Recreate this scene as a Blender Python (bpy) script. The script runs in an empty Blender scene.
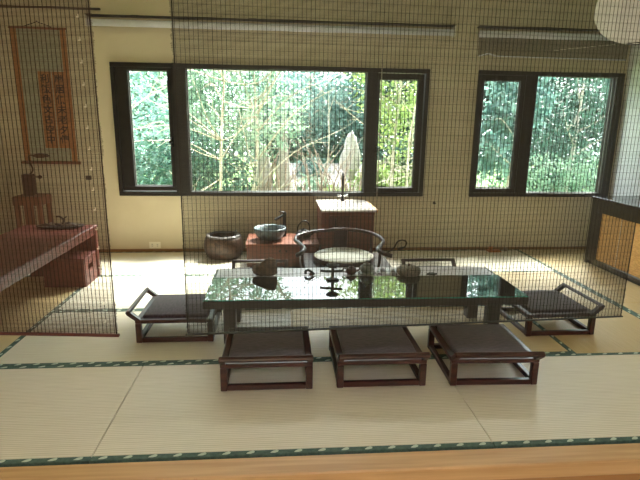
import bpy, bmesh, math, random
from mathutils import Vector, Matrix, Euler
PI = math.pi
rnd = random.Random(7)
S = bpy.context.scene
COL = S.collection

# ------------------------------------------------------------------ materials
def lin(c):
    return tuple(((v/255)/12.92 if v/255 <= .04045 else ((v/255+.055)/1.055)**2.4) for v in c) + (1,)

class NT:
    def __init__(s, name):
        s.m = bpy.data.materials.new(name); s.m.use_nodes = True
        s.t = s.m.node_tree; s.t.nodes.clear()
        s.out = s.n('ShaderNodeOutputMaterial')
    def n(s, typ, **kw):
        nd = s.t.nodes.new(typ)
        for k, v in kw.items():
            if k in nd.inputs: nd.inputs[k].default_value = v
            else: setattr(nd, k, v)
        return nd
    def l(s, a, b): s.t.links.new(a, b)

def surf(name, c1, c2=None, rough=.5, scale=(8, 8, 8), detail=4, bump=0, spec=.5, metal=0, coat=0, coat_rough=.1,
         dist=0, ramp=(.35, .65), sheen=0, bscale=None, ior=1.5):
    k = NT(name)
    p = k.n('ShaderNodeBsdfPrincipled')
    p.inputs['Roughness'].default_value = rough; p.inputs['Metallic'].default_value = metal
    p.inputs['Specular IOR Level'].default_value = spec; p.inputs['IOR'].default_value = ior
    p.inputs['Coat Weight'].default_value = coat; p.inputs['Coat Roughness'].default_value = coat_rough
    p.inputs['Sheen Weight'].default_value = sheen
    tc = k.n('ShaderNodeTexCoord'); mp = k.n('ShaderNodeMapping'); mp.inputs['Scale'].default_value = scale
    k.l(tc.outputs['Object'], mp.inputs['Vector'])
    nz = k.n('ShaderNodeTexNoise', Scale=1.0, Detail=float(detail)); nz.inputs['Distortion'].default_value = dist
    k.l(mp.outputs['Vector'], nz.inputs['Vector'])
    rp = k.n('ShaderNodeValToRGB')
    rp.color_ramp.elements[0].position = ramp[0]; rp.color_ramp.elements[1].position = ramp[1]
    rp.color_ramp.elements[0].color = lin(c1); rp.color_ramp.elements[1].color = lin(c2 or c1)
    k.l(nz.outputs['Fac'], rp.inputs['Fac']); k.l(rp.outputs['Color'], p.inputs['Base Color'])
    if bump:
        b = k.n('ShaderNodeBump', Strength=bump, Distance=.004)
        src = nz
        if bscale:
            src = k.n('ShaderNodeTexNoise', Scale=bscale, Detail=3.0); k.l(tc.outputs['Object'], src.inputs['Vector'])
        k.l(src.outputs['Fac'], b.inputs['Height']); k.l(b.outputs['Normal'], p.inputs['Normal'])
    k.l(p.outputs[0], k.out.inputs[0])
    return k.m

def tatami_mat(name, ca, cb, axis):
    k = NT(name); p = k.n('ShaderNodeBsdfPrincipled', Roughness=.42)
    p.inputs['Specular IOR Level'].default_value = .55
    tc = k.n('ShaderNodeTexCoord')
    w = k.n('ShaderNodeTexWave', wave_type='BANDS', bands_direction=axis, Scale=22.0, Distortion=.35, Detail=1.0)
    k.l(tc.outputs['Object'], w.inputs['Vector'])
    mp = k.n('ShaderNodeMapping'); mp.inputs['Scale'].default_value = (3, 60, 1) if axis == 'Y' else (60, 3, 1)
    k.l(tc.outputs['Object'], mp.inputs['Vector'])
    nz = k.n('ShaderNodeTexNoise', Scale=1.5, Detail=4.0); k.l(mp.outputs['Vector'], nz.inputs['Vector'])
    mx = k.n('ShaderNodeMath', operation='MULTIPLY_ADD'); mx.inputs[1].default_value = .45
    k.l(w.outputs['Fac'], mx.inputs[0])
    m2 = k.n('ShaderNodeMath', operation='MULTIPLY'); m2.inputs[1].default_value = .7
    k.l(nz.outputs['Fac'], m2.inputs[0]); k.l(m2.outputs[0], mx.inputs[2])
    rp = k.n('ShaderNodeValToRGB')
    rp.color_ramp.elements[0].position = .2; rp.color_ramp.elements[1].position = .75
    rp.color_ramp.elements[0].color = lin(cb); rp.color_ramp.elements[1].color = lin(ca)
    k.l(mx.outputs[0], rp.inputs['Fac']); k.l(rp.outputs['Color'], p.inputs['Base Color'])
    b = k.n('ShaderNodeBump', Strength=.5, Distance=.002); k.l(w.outputs['Fac'], b.inputs['Height'])
    k.l(b.outputs['Normal'], p.inputs['Normal'])
    k.l(p.outputs[0], k.out.inputs[0]); return k.m

def leaf_mat(name, c1, c2):
    k = NT(name)
    tc = k.n('ShaderNodeTexCoord'); nz = k.n('ShaderNodeTexNoise', Scale=3.5, Detail=3.0)
    k.l(tc.outputs['Object'], nz.inputs['Vector'])
    rp = k.n('ShaderNodeValToRGB'); rp.color_ramp.elements[0].position = .38; rp.color_ramp.elements[1].position = .62
    rp.color_ramp.elements[0].color = lin(c1); rp.color_ramp.elements[1].color = lin(c2)
    k.l(nz.outputs['Fac'], rp.inputs['Fac'])
    p = k.n('ShaderNodeBsdfPrincipled', Roughness=.4); k.l(rp.outputs['Color'], p.inputs['Base Color'])
    t = k.n('ShaderNodeBsdfTranslucent'); k.l(rp.outputs['Color'], t.inputs['Color'])
    mx = k.n('ShaderNodeMixShader', Fac=.5); k.l(p.outputs[0], mx.inputs[1]); k.l(t.outputs[0], mx.inputs[2])
    k.l(mx.outputs[0], k.out.inputs[0]); return k.m

def thin_mat(name, col, trans, gloss=.05, rough=.02, translucent=None):
    """thin pane or film: part of the light goes straight through"""
    k = NT(name)
    tr = k.n('ShaderNodeBsdfTransparent'); tr.inputs['Color'].default_value = lin(col)
    if translucent:
        d = k.n('ShaderNodeBsdfTranslucent'); d.inputs['Color'].default_value = lin(translucent)
        d2 = k.n('ShaderNodeBsdfDiffuse'); d2.inputs['Color'].default_value = lin(translucent)
        a = k.n('ShaderNodeMixShader', Fac=.5); k.l(d.outputs[0], a.inputs[1]); k.l(d2.outputs[0], a.inputs[2]); sec = a
    else:
        sec = k.n('ShaderNodeBsdfGlossy', Roughness=rough)
    mx = k.n('ShaderNodeMixShader', Fac=1-trans if translucent else gloss)
    k.l(tr.outputs[0], mx.inputs[1]); k.l(sec.outputs[0], mx.inputs[2]); k.l(mx.outputs[0], k.out.inputs[0])
    return k.m

def paper_mat(name, col):
    k = NT(name)
    tc = k.n('ShaderNodeTexCoord'); nz = k.n('ShaderNodeTexNoise', Scale=30.0, Detail=3.0); k.l(tc.outputs['Object'], nz.inputs['Vector'])
    d = k.n('ShaderNodeBsdfDiffuse'); d.inputs['Color'].default_value = lin(col)
    t = k.n('ShaderNodeBsdfTranslucent'); t.inputs['Color'].default_value = lin(col)
    b = k.n('ShaderNodeBump', Strength=.2, Distance=.003); k.l(nz.outputs['Fac'], b.inputs['Height']); k.l(b.outputs[0], d.inputs['Normal'])
    mx = k.n('ShaderNodeMixShader', Fac=.4); k.l(d.outputs[0], mx.inputs[1]); k.l(t.outputs[0], mx.inputs[2])
    k.l(mx.outputs[0], k.out.inputs[0]); return k.m

M = {}
M['wall'] = surf('cream_plaster', (202, 190, 160), (208, 197, 168), .85, (3, 3, 3), bump=.15, bscale=120)
M['white_wall'] = surf('white_plaster', (226, 232, 236), (232, 237, 240), .8, (3, 3, 3), bump=.1, bscale=120)
M['ceiling'] = surf('ceiling_paint', (225, 220, 208), (230, 226, 215), .9, (2, 2, 2))
M['grey_floor'] = surf('grey_concrete', (120, 118, 114), (136, 134, 130), .7, (4, 4, 4), bump=.1)
M['plank'] = surf('pale_oak', (196, 150, 98), (216, 172, 120), .4, (1.5, 30, 30), bump=.08, coat=.15, dist=.4)
M['plank_face'] = surf('oak_face', (170, 118, 70), (188, 136, 84), .45, (1.5, 30, 30), bump=.08, dist=.4)
M['base_wood'] = surf('baseboard_wood', (128, 92, 52), (146, 108, 64), .5, (2, 30, 30))
M['tat_pale'] = tatami_mat('tatami_pale', (234, 226, 206), (208, 196, 170), 'Y')
M['tat_front'] = tatami_mat('tatami_front', (236, 224, 204), (208, 194, 168), 'Y')
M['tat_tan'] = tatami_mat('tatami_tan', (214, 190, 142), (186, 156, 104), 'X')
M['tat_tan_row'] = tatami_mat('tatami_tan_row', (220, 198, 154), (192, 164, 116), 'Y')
M['border'] = surf('green_brocade', (62, 86, 76), (82, 106, 94), .7, (60, 60, 60), bump=.2)
M['motif'] = surf('pale_brocade_motif', (188, 198, 178), (202, 210, 192), .7, (60, 60, 60))
M['rose'] = surf('rosewood', (48, 22, 19), (70, 34, 28), .38, (6, 40, 40), bump=.05, coat=.22, coat_rough=.18, dist=.6)
M['rose_x'] = surf('rosewood_cross', (48, 22, 19), (70, 34, 28), .38, (40, 6, 40), bump=.05, coat=.22, coat_rough=.18, dist=.6)
M['redwood'] = surf('red_lacquer_wood', (84, 34, 27), (112, 48, 37), .5, (30, 5, 30), bump=.05, coat=.08, coat_rough=.3, dist=.6)
M['cabwood'] = surf('cabinet_wood', (104, 54, 34), (124, 68, 44), .42, (4, 30, 30), bump=.05, coat=.2, coat_rough=.2, dist=.6)
M['dark'] = surf('dark_slab_wood', (40, 30, 28), (58, 42, 38), .35, (3, 40, 40), bump=.06, coat=.3, coat_rough=.12, dist=.6)
M['cushion'] = surf('brown_cushion_fabric', (62, 50, 56), (84, 69, 77), .9, (26, 120, 60), bump=.35, sheen=.25, detail=6)
M['glass_black'] = surf('dark_table_glass', (8, 20, 20), (12, 26, 26), .015, (3, 3, 3), spec=1.0, ior=2.1)
M['glass_edge'] = surf('green_glass_edge', (40, 150, 128), (70, 180, 156), .15, (20, 20, 20), spec=.8)
M['sheen_strip'] = surf('pale_sheen_paint', (232, 220, 222), (240, 229, 230), .4, (90, 90, 90), bump=.1, spec=.8)  # pale colour carries the sheen of window light on the tabletop
M['frame'] = surf('black_aluminium', (30, 27, 25), (38, 34, 32), .45, (10, 10, 10), metal=.2)
M['frame_edge'] = surf('grey_gasket', (88, 88, 86), (100, 100, 98), .5, (10, 10, 10))
M['pane'] = thin_mat('window_glass', (246, 252, 250), .95, .05)
M['slat_main'] = surf('olive_blind_slats', (40, 36, 27), (52, 46, 35), .7, (20, 20, 400))
M['thread_main'] = surf('dark_olive_thread', (34, 30, 24), (44, 38, 30), .8, (20, 20, 200))
M['slat_brown'] = surf('brown_blind_slats', (66, 42, 28), (82, 54, 36), .7, (20, 20, 400))
M['thread_brown'] = surf('brown_thread', (38, 22, 15), (46, 28, 20), .8, (20, 20, 200))
M['rail_brown'] = surf('red_brown_rail', (74, 32, 28), (92, 42, 36), .45, (6, 60, 60), coat=.2)
M['staple'] = surf('pale_cord', (214, 204, 182), (226, 216, 196), .6, (50, 50, 50))
M['stone'] = surf('blue_grey_stone', (70, 84, 90), (98, 112, 116), .45, (30, 30, 30), bump=.3)
M['iron'] = surf('black_iron', (30, 28, 28), (44, 40, 40), .5, (40, 40, 40), metal=.5, bump=.2)
M['blackgloss'] = surf('black_lacquer', (18, 16, 16), (26, 23, 22), .25, (10, 10, 10), coat=.4)
M['drum'] = surf('brown_glazed_clay', (58, 44, 36), (96, 70, 52), .45, (16, 16, 22), bump=.6, dist=1.5)
M['drum_rim'] = surf('grey_clay_rim', (96, 92, 92), (120, 114, 112), .4, (30, 30, 30), bump=.3)
M['ash'] = surf('dark_ash', (40, 36, 34), (70, 64, 60), .9, (60, 60, 60), bump=.6)
M['canvas'] = surf('cream_canvas', (222, 220, 206), (232, 230, 218), .85, (120, 120, 120), bump=.2)
M['white_top'] = surf('pale_counter', (226, 214, 206), (236, 226, 218), .2, (6, 6, 6), coat=.3)
M['chrome'] = surf('brushed_chrome', (190, 190, 192), (205, 205, 208), .2, (30, 30, 30), metal=1)
M['rock'] = surf('brown_rock', (92, 74, 58), (136, 112, 88), .85, (22, 22, 22), bump=.9, detail=8)
M['teapot'] = surf('brown_teapot_clay', (82, 44, 34), (100, 56, 44), .4, (30, 30, 30), bump=.15)
M['celadon'] = surf('grey_celadon', (120, 122, 116), (146, 146, 138), .3, (30, 30, 30), coat=.3)
M['straw'] = surf('woven_straw', (120, 108, 94), (160, 146, 128), .8, (60, 60, 20), bump=.5)
M['pewter'] = surf('pale_pewter', (214, 208, 216), (226, 220, 228), .3, (20, 20, 20), metal=.1)
M['bamboo'] = surf('bamboo_panel', (176, 128, 58), (210, 164, 88), .5, (4, 30, 160), bump=.3)
M['ivory'] = surf('ivory_plastic', (226, 220, 200), (232, 226, 208), .4, (10, 10, 10))
M['tube'] = surf('white_roller_tube', (214, 216, 222), (224, 226, 232), .4, (10, 10, 10))
M['rail_dark'] = surf('dark_rail', (48, 44, 40), (60, 54, 50), .5, (10, 10, 10), metal=.3)
M['film'] = thin_mat('grey_roller_film', (240, 240, 240), .82, translucent=(170, 166, 158))
M['paper'] = paper_mat('lantern_paper', (240, 236, 226))
M['scroll'] = surf('grey_green_silk', (150, 152, 128), (164, 166, 140), .8, (30, 30, 30), bump=.1)
M['scroll_brown'] = surf('brown_silk', (150, 98, 56), (170, 116, 68), .8, (40, 40, 40), bump=.1)
M['ink'] = surf('black_ink', (26, 18, 14), (34, 24, 18), .7, (10, 10, 10))
M['wood_mid'] = surf('worn_brown_wood', (104, 60, 38), (136, 84, 54), .55, (30, 30, 5), bump=.2, dist=.6)
M['copper'] = surf('dark_bronze', (60, 44, 36), (84, 62, 50), .4, (30, 30, 30), metal=.7)
M['orange'] = surf('orange_wood', (176, 100, 48), (196, 120, 62), .5, (20, 20, 20))
M['leafA'] = leaf_mat('leaf_mint', (84, 122, 100), (158, 184, 158))
M['leafB'] = leaf_mat('leaf_deep', (36, 68, 58), (84, 120, 104))
M['leafC'] = leaf_mat('leaf_yellow_green', (98, 130, 66), (168, 186, 112))
M['leafD'] = leaf_mat('leaf_blue_green', (74, 112, 106), (132, 164, 154))
M['bark'] = surf('pale_bark', (150, 140, 124), (196, 188, 174), .9, (20, 20, 6), bump=.6)
M['lawn'] = surf('garden_lawn', (96, 132, 70), (136, 160, 96), .95, (3, 3, 3), bump=.4)
M['pale_stone'] = surf('pale_garden_stone', (142, 138, 132), (170, 166, 160), .8, (8, 8, 8), bump=.5)
M['gravel'] = surf('pale_gravel', (160, 152, 150), (188, 180, 176), .9, (14, 14, 14), bump=.5)
M['petal'] = surf('dry_pale_stalks', (120, 100, 92), (168, 148, 134), .8, (20, 20, 20))

# ------------------------------------------------------------------ mesh helpers
class MB:
    def __init__(s): s.b = bmesh.new()
    def _mat(s, faces, mi):
        for f in faces: f.material_index = mi
    def box(s, x0, x1, y0, y1, z0, z1, bev=0, mi=0, mtx=None, seg=1):
        r = bmesh.ops.create_cube(s.b, size=1)
        vs = r['verts']
        for v in vs:
            v.co = Vector((x0+(v.co.x+.5)*(x1-x0), y0+(v.co.y+.5)*(y1-y0), z0+(v.co.z+.5)*(z1-z0)))
        fs = list({f for v in vs for f in v.link_faces}); s._mat(fs, mi)
        if bev:
            es = list({e for v in vs for e in v.link_edges})
            r2 = bmesh.ops.bevel(s.b, geom=es, offset=bev, segments=seg, affect='EDGES', profile=.5)
            s._mat(r2['faces'], mi)
            vs = list({v for f in r2['faces'] for v in f.verts} | {v for v in vs if v.is_valid})
        if mtx is not None:
            for v in vs:
                if v.is_valid: v.co = mtx @ v.co
        return s
    def beam(s, a, b, w, h, bev=0, mi=0, up=(0, 0, 1)):
        a = Vector(a); b = Vector(b); d = b-a; L = d.length; d.normalize()
        u = Vector(up); x = d.cross(u)
        if x.length < 1e-4: x = Vector((1, 0, 0))
        x.normalize(); z = x.cross(d)
        m = Matrix(((x.x, d.x, z.x, a.x), (x.y, d.y, z.y, a.y), (x.z, d.z, z.z, a.z), (0, 0, 0, 1)))
        return s.box(-w/2, w/2, 0, L, -h/2, h/2, bev, mi, m)
    def tube(s, pts, r, n=8, mi=0, close=False):
        P = [Vector(p) for p in pts]; k = len(P)
        R = r if isinstance(r, (list, tuple)) else [r]*k
        rings = []; prev = None
        for i, p in enumerate(P):
            if close: d = P[(i+1) % k]-P[i-1]
            else: d = P[min(i+1, k-1)]-P[max(i-1, 0)]
            d.normalize()
            if prev is None:
                a = Vector((0, 0, 1)) if abs(d.z) < .9 else Vector((1, 0, 0))
                x = d.cross(a).normalized()
            else:
                x = (prev-d*prev.dot(d)).normalized()
            prev = x; y = d.cross(x)
            rings.append([s.b.verts.new(p+(x*math.cos(2*PI*j/n)+y*math.sin(2*PI*j/n))*R[i]) for j in range(n)])
        fs = []
        for i in range(k if close else k-1):
            A = rings[i]; B = rings[(i+1) % k]
            for j in range(n): fs.append(s.b.faces.new((A[j], A[(j+1) % n], B[(j+1) % n], B[j])))
        if not close:
            fs.append(s.b.faces.new(rings[0][::-1])); fs.append(s.b.faces.new(rings[-1]))
        for f in fs: f.smooth = True
        s._mat(fs, mi); return s
    def lathe(s, prof, n=32, c=(0, 0, 0), mi=0, sx=1, sy=1, scallop=None):
        """prof: list of (radius, z); closed ends when the radius is 0"""
        rings = []
        for r, z in prof:
            if r < 1e-5: rings.append([s.b.verts.new((c[0], c[1], c[2]+z))])
            else:
                rg = []
                for j in range(n):
                    a = 2*PI*j/n; rr = r*(scallop(a, z) if scallop else 1)
                    rg.append(s.b.verts.new((c[0]+rr*sx*math.cos(a), c[1]+rr*sy*math.sin(a), c[2]+z)))
                rings.append(rg)
        fs = []
        for A, B in zip(rings, rings[1:]):
            for j in range(n):
                j2 = (j+1) % n
                if len(A) == 1 and len(B) == 1: continue
                if len(A) == 1: fs.append(s.b.faces.new((A[0], B[j2], B[j])))
                elif len(B) == 1: fs.append(s.b.faces.new((A[j], A[j2], B[0])))
                else: fs.append(s.b.faces.new((A[j], A[j2], B[j2], B[j])))
        for f in fs: f.smooth = True
        s._mat(fs, mi); return s
    def prism(s, poly, y0, y1, mi=0, plane='XZ'):
        def P(u, v, w):
            return (u, w, v) if plane == 'XZ' else ((u, v, w) if plane == 'XY' else (w, u, v))
        A = [s.b.verts.new(P(u, v, y0)) for u, v in poly]; B = [s.b.verts.new(P(u, v, y1)) for u, v in poly]
        n = len(poly); fs = [s.b.faces.new(A), s.b.faces.new(B[::-1])]
        for j in range(n): fs.append(s.b.faces.new((A[j], B[j], B[(j+1) % n], A[(j+1) % n])))
        s._mat(fs, mi); return s
    def build(s, name, mats, parent=None, loc=None, fix=True):
        if fix: bmesh.ops.recalc_face_normals(s.b, faces=s.b.faces)
        me = bpy.data.meshes.new(name); s.b.to_mesh(me); s.b.free()
        for m in (mats if isinstance(mats, (list, tuple)) else [mats]): me.materials.append(m)
        o = bpy.data.objects.new(name, me); COL.objects.link(o)
        if parent: o.parent = parent
        if loc: o.location = loc
        return o

def spline(pts, n=6, close=False):
    P = [Vector(p) for p in pts]; out = []; k = len(P)
    segs = k if close else k-1
    for i in range(segs):
        p1 = P[i]; p2 = P[(i+1) % k]
        p0 = P[i-1] if (i > 0 or close) else p1*2-p2
        p3 = P[(i+2) % k] if (i+2 < k or close) else p2*2-p1
        for j in range(n):
            t = j/n
            out.append(.5*((2*p1)+(p2-p0)*t+(2*p0-5*p1+4*p2-p3)*t*t+(3*p1-p0-3*p2+p3)*t**3))
    if not close: out.append(P[-1])
    return out

def tag(o, label, cat, group=None, kind=None):
    o['label'] = label; o['category'] = cat
    if group: o['group'] = group
    if kind: o['kind'] = kind
    return o
def thing(name, label, cat, loc=(0, 0, 0), rz=0, group=None):
    o = bpy.data.objects.new(name, None); COL.objects.link(o); o.empty_display_size = .1
    o.location = loc; o.rotation_euler = (0, 0, rz)
    return tag(o, label, cat, group)
def struct(o):
    o['kind'] = 'structure'; return o
def dup(root, loc, rz, label):
    r = root.copy(); COL.objects.link(r); r.location = loc; r.rotation_euler = (0, 0, rz); r['label'] = label
    for ch in list(root.children):
        c = ch.copy(); COL.objects.link(c); c.parent = r
        for g in list(ch.children):
            d = g.copy(); COL.objects.link(d); d.parent = c
    return r

# ------------------------------------------------------------------ the setting
XL, XR, ZC = -2.05, 4.66, 2.95
W1 = (-.91, 2.43, .63, 2.005); W2 = (2.97, 4.63, .63, 2.005)
HALL = -8.6
w = MB()
T = .18
w.box(XL-T, XR+T, 0, T, -.5, .63).box(XL-T, XR+T, 0, T, 2.005, ZC+.1)
w.box(XL-T, W1[0], 0, T, .63, 2.005).box(W1[1], W2[0], 0, T, .63, 2.005).box(W2[1], XR+T, 0, T, .63, 2.005)
struct(w.build('wall_back', M['wall']))
struct(MB().box(XL-T, XL, HALL, 0, -.5, ZC+.1).build('wall_left', M['wall']))
struct(MB().box(XR, XR+T, HALL, 0, -.5, ZC+.1).build('wall_right', M['white_wall']))
FILL_GAP = (-.1, 2.5, -7.9, -6.9)      # ceiling opening added out of view behind the camera to let in fill light
f = MB().box(XL-T, XR+T, FILL_GAP[3], T, ZC, ZC+.12).box(XL-T, XR+T, HALL, FILL_GAP[2], ZC, ZC+.12).box(XL-T, FILL_GAP[0], FILL_GAP[2], FILL_GAP[3], ZC, ZC+.12).box(FILL_GAP[1], XR+T, FILL_GAP[2], FILL_GAP[3], ZC, ZC+.12)
struct(f.build('ceiling', M['ceiling']))
struct(MB().box(XL, XR, HALL, 0, -.46, -.36).build('floor', M['grey_floor']))
struct(MB().box(XL, XR, -.018, -.0005, .001, .032, .003).build('baseboard_back', M['base_wood']))
struct(MB().box(XL-T, XR+T, HALL-T, HALL, -.5, ZC+.1).build('wall_front', M['wall']))
# raised platform: a nosing board in front of the mats, its riser below
p = MB().box(XL+.002, XR-.002, -3.735, -3.615, -.075, .0, .006).build('trim_1', M['plank']); struct(p)
p = MB().box(XL+.002, XR-.002, -3.70, -3.66, -.36, -.076).build('trim_2', M['plank_face']); struct(p)
p = MB().box(XL+.002, XR-.002, -3.612, -.002, -.36, -.0325).build('floor_platform', M['plank_face']); struct(p)

# windows
def window(idx, W, panes, fixed, handle):
    root = bpy.data.objects.new('window_%d' % idx, None); COL.objects.link(root); struct(root)
    x0, x1, z0, z1 = W
    e = .0015
    f = MB(); t = .045
    yi, yo = -.035, .1
    f.box(x0+e, x1-e, yi, yo, z0+e, z0+t, .004).box(x0+e, x1-e, yi, yo, z1-t, z1-e, .004)
    f.box(x0+e, x0+t, yi, yo, z0+t, z1-t, .004).box(x1-t, x1-e, yi, yo, z0+t, z1-t, .004)
    for a, b in fixed: f.box(a, b, yi+.002, yo, z0+t, z1-t, .004)
    fr = f.build('window_frame', M['frame'], root)
    for i, (a, b, c, d, sash) in enumerate(panes):
        if sash:
            s = MB(); q = sash
            yy0, yy1 = -.02, .05
            s.box(a-q[0], b+q[1], yy0, yy1, c-q[2], c, .004).box(a-q[0], b+q[1], yy0, yy1, d, d+q[3], .004)
            s.box(a-q[0], a, yy0, yy1, c, d, .004).box(b, b+q[1], yy0, yy1, c, d, .004)
            so = s.build('sash', M['frame'], root)
        g = MB(); gg = .008
        g.box(a, b, .02, .034, c, c+gg).box(a, b, .02, .034, d-gg, d).box(a, a+gg, .02, .034, c, d).box(b-gg, b, .02, .034, c, d)
        g.build('glazing_gasket', M['frame_edge'], root)
        MB().box(a+.002, b-.002, .024, .03, c+.002, d-.002).build('pane', M['pane'], root)
    for hx, hz in handle:
        h = MB().box(hx-.012, hx+.012, -.05, -.018, hz-.05, hz+.05, .004).box(hx-.03, hx+.012, -.066, -.05, hz-.012, hz+.012, .003)
        h.build('sash_handle', M['blackgloss'], root)
window(1, W1, [(-.74, -.345, .735, 1.93, (.125, .045, .05, .04)), (-.15, 1.75, .672, 1.965, None), (1.893, 2.315, .728, 1.893, (.02, .06, .05, .06))],
       [(-.30, -.15), (1.75, 1.87)], [(-.318, 1.21), (1.875, 1.13)])
window(2, W2, [(3.045, 3.455, .725, 1.905, (.03, .05, .05, .055)), (3.635, 4.54, .672, 1.965, None)],
       [(3.505, 3.635), (4.54, 4.586)], [])
# outlet and switches
t = thing('wall_outlet', 'white double wall outlet low on cream wall under left window', 'outlet', (-.575, 0, .075))
MB().box(-.062, .062, -.008, -.0005, -.036, .036, .003).build('cover_plate', M['ivory'], t)
for dx in (-.028, .028):
    for dz in (-.010, .010): q = MB().box(dx-.008, dx+.008, -.0095, -.0075, dz-.002, dz+.002).build('socket_slot', M['rail_dark'], t)
t = MB().box(-.03, .03, -.012, -.0005, -.022, .022, .004).build('wall_switch', M['rail_dark'], None, (-1.225, 0, .82))
tag(t, 'small dark switch on cream wall behind the brown blind', 'switch')
t = MB().lathe([(0, 0), (.014, 0), (.014, .006), (.006, .01), (.005, .03), (.011, .034), (.011, .042), (0, .044)], 16).build('wall_hook', M['rail_dark'], None, (2.572, -.0005, .555))
t.rotation_euler = (PI/2, 0, 0); tag(t, 'small dark hook on wall between the two windows', 'hook')

# ------------------------------------------------------------------ tatami mats
def tatami(cx, cy, lx, ly, mat, label, along='X'):
    """borders run along the long sides given by 'along'"""
    r = thing('tatami_mat', label, 'tatami mat', (cx, cy, -.0319), 0, 'tatami mats')
    g = .0018; hx = lx/2-g; hy = ly/2-g; bw = .03
    if along == 'X':
        MB().box(-hx, hx, -hy+bw, hy-bw, 0, .03, .002).build('mat_surface', mat, r)
    else:
        MB().box(-hx+bw, hx-bw, -hy, hy, 0, .03, .002).build('mat_surface', mat, r)
    for sg in (-1, 1):
        m = MB()
        if along == 'X':
            y0, y1 = sorted((sg*hy, sg*(hy-bw))); m.box(-hx, hx, y0, y1, 0, .0312, .002)
            L = hx
        else:
            x0, x1 = sorted((sg*hx, sg*(hx-bw))); m.box(x0, x1, -hy, hy, 0, .0312, .002)
            L = hy
        k = int(L*2/.105)
        for i in range(k):
            u = -L+.05+i*(2*L-.1)/(k-1); v = sg*((hy if along == 'X' else hx)-bw/2)
            pts = []
            for j in range(8):
                a = 2*PI*j/8; a0 = math.cos(a)*.02; b0 = math.sin(a)*.0085*(1+.5*math.cos(a))
                ang = .35
                a1 = a0*math.cos(ang)-b0*math.sin(ang); b1 = a0*math.sin(ang)+b0*math.cos(ang)
                pts.append((u+a1, v+b1) if along == 'X' else (v+b1, u+a1))
            m.prism(pts, .0305, .0317, 1, 'XY')
        m.build('cloth_border', [M['border'], M['motif']], r)
    return r
A = .9
for (cx, w_, lb) in [(-1.4, 1.3, 'pale tatami mat along back wall in the far left corner'),
                     (.15, 1.8, 'pale tatami mat along back wall under left half of wide window'),
                     ]: pass
tatami(-1.02, -.45, 2.04, A, M['tat_pale'], 'pale tatami mat along back wall, below wall outlet at far left')
tatami(.9, -.45, 1.8, A, M['tat_pale'], 'pale tatami mat under the brazier and low sink cabinet')
tatami(2.7, -.45, 1.8, A, M['tat_pale'], 'pale tatami mat along back wall behind right end of table')
tatami(0, -1.35, 1.8, A, M['tat_pale'], 'bright tatami mat in second row behind the left chair')
tatami(1.8, -1.35, 1.8, A, M['tat_pale'], 'tatami mat under horseshoe armchair and far right chair')
tatami(0, -2.25, 1.8, A, M['tat_pale'], 'bright tatami mat under left chair and left table legs')
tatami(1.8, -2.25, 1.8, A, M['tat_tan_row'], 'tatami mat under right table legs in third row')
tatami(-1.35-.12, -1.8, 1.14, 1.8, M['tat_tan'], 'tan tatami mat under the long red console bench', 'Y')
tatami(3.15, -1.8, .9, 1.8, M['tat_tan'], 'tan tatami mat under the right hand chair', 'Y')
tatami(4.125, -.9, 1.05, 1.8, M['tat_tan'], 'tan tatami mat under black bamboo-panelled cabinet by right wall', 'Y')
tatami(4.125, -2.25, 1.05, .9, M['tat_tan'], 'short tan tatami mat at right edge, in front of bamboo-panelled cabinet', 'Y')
tatami(-1.02, -3.15, 2.04, A, M['tat_front'], 'front row tatami mat at left, in front of brown blind')
tatami(.9, -3.15, 1.8, A, M['tat_front'], 'front row tatami mat in the middle, before the left two front chairs')
tatami(2.7, -3.15, 1.8, A, M['tat_front'], 'front row tatami mat at right, before the rightmost front chair')
tatami(4.13, -3.15, 1.06, A, M['tat_front'], 'short front row tatami mat at far right corner')

# ------------------------------------------------------------------ low chairs
def make_chair(label):
    r = thing('low_chair', label, 'chair', (0, 0, 0), 0, 'low wooden floor chairs')
    h = .25; s = .036; zt = .135
    for sx in (-1, 1):
        for sy in (-1, 1):
            x0, x1 = sorted((sx*h, sx*(h-s))); y0, y1 = sorted((sy*h, sy*(h-s)))
            MB().box(x0, x1, y0, y1, .0, zt-.001, .003).build('leg', M['rose'], r)
    i = h-s
    MB().box(-h, h, -h, -i, zt, zt+.026, .004).build('seat_rail', M['rose'], r)
    MB().box(-h, h, i, h, zt, zt+.026, .004).build('seat_rail', M['rose'], r)
    MB().box(-h, -i, -i, i, zt, zt+.026, .004).build('seat_rail', M['rose_x'], r)
    MB().box(i, h, -i, i, zt, zt+.026, .004).build('seat_rail', M['rose_x'], r)
    MB().box(-i, i, -i, i, zt+.001, zt+.008).build('seat_board', M['dark'], r)
    j = h-s-.0005
    for q in ((-j, j, -h+.003, -h+.032), (-j, j, h-.032, h-.003)): MB().box(*q, .001, .031, .003).build('base_rail', M['rose'], r)
    for q in ((-h+.003, -h+.032, -j, j), (h-.032, h-.003, -j, j)): MB().box(*q, .001, .031, .003).build('base_rail', M['rose_x'], r)
    # low canted back rail on two posts
    for sx in (-1, 1):
        x = sx*(h-.016)
        MB().prism([(-h+.001, zt+.02), (-h+.034, zt+.026), (-h-.024, zt+.076), (-h-.05, zt+.06)], x-.015, x+.015, 0, 'YZ').build('back_post', M['rose'], r)
    MB().beam((-h, -h-.042, zt+.074), (h, -h-.042, zt+.074), .03, .024, .006, up=(0, -.5, .86)).build('back_rail', M['rose'], r)
    # cushion
    c = MB(); q = i-.004
    c.box(-q, q, -q, q, zt+.0085, zt+.045, .014, seg=3)
    co = c.build('cushion', M['cushion'], r)
    for pl in co.data.polygons: pl.use_smooth = True
    return r
front = [((.747, -2.808), 0), ((1.383, -2.806), 0), ((2.027, -2.822), math.radians(-1.5))]
ch = make_chair('low dark chair with brown cushion, leftmost of the three in front of table')
ch.location = (*front[0][0], 0)
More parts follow.
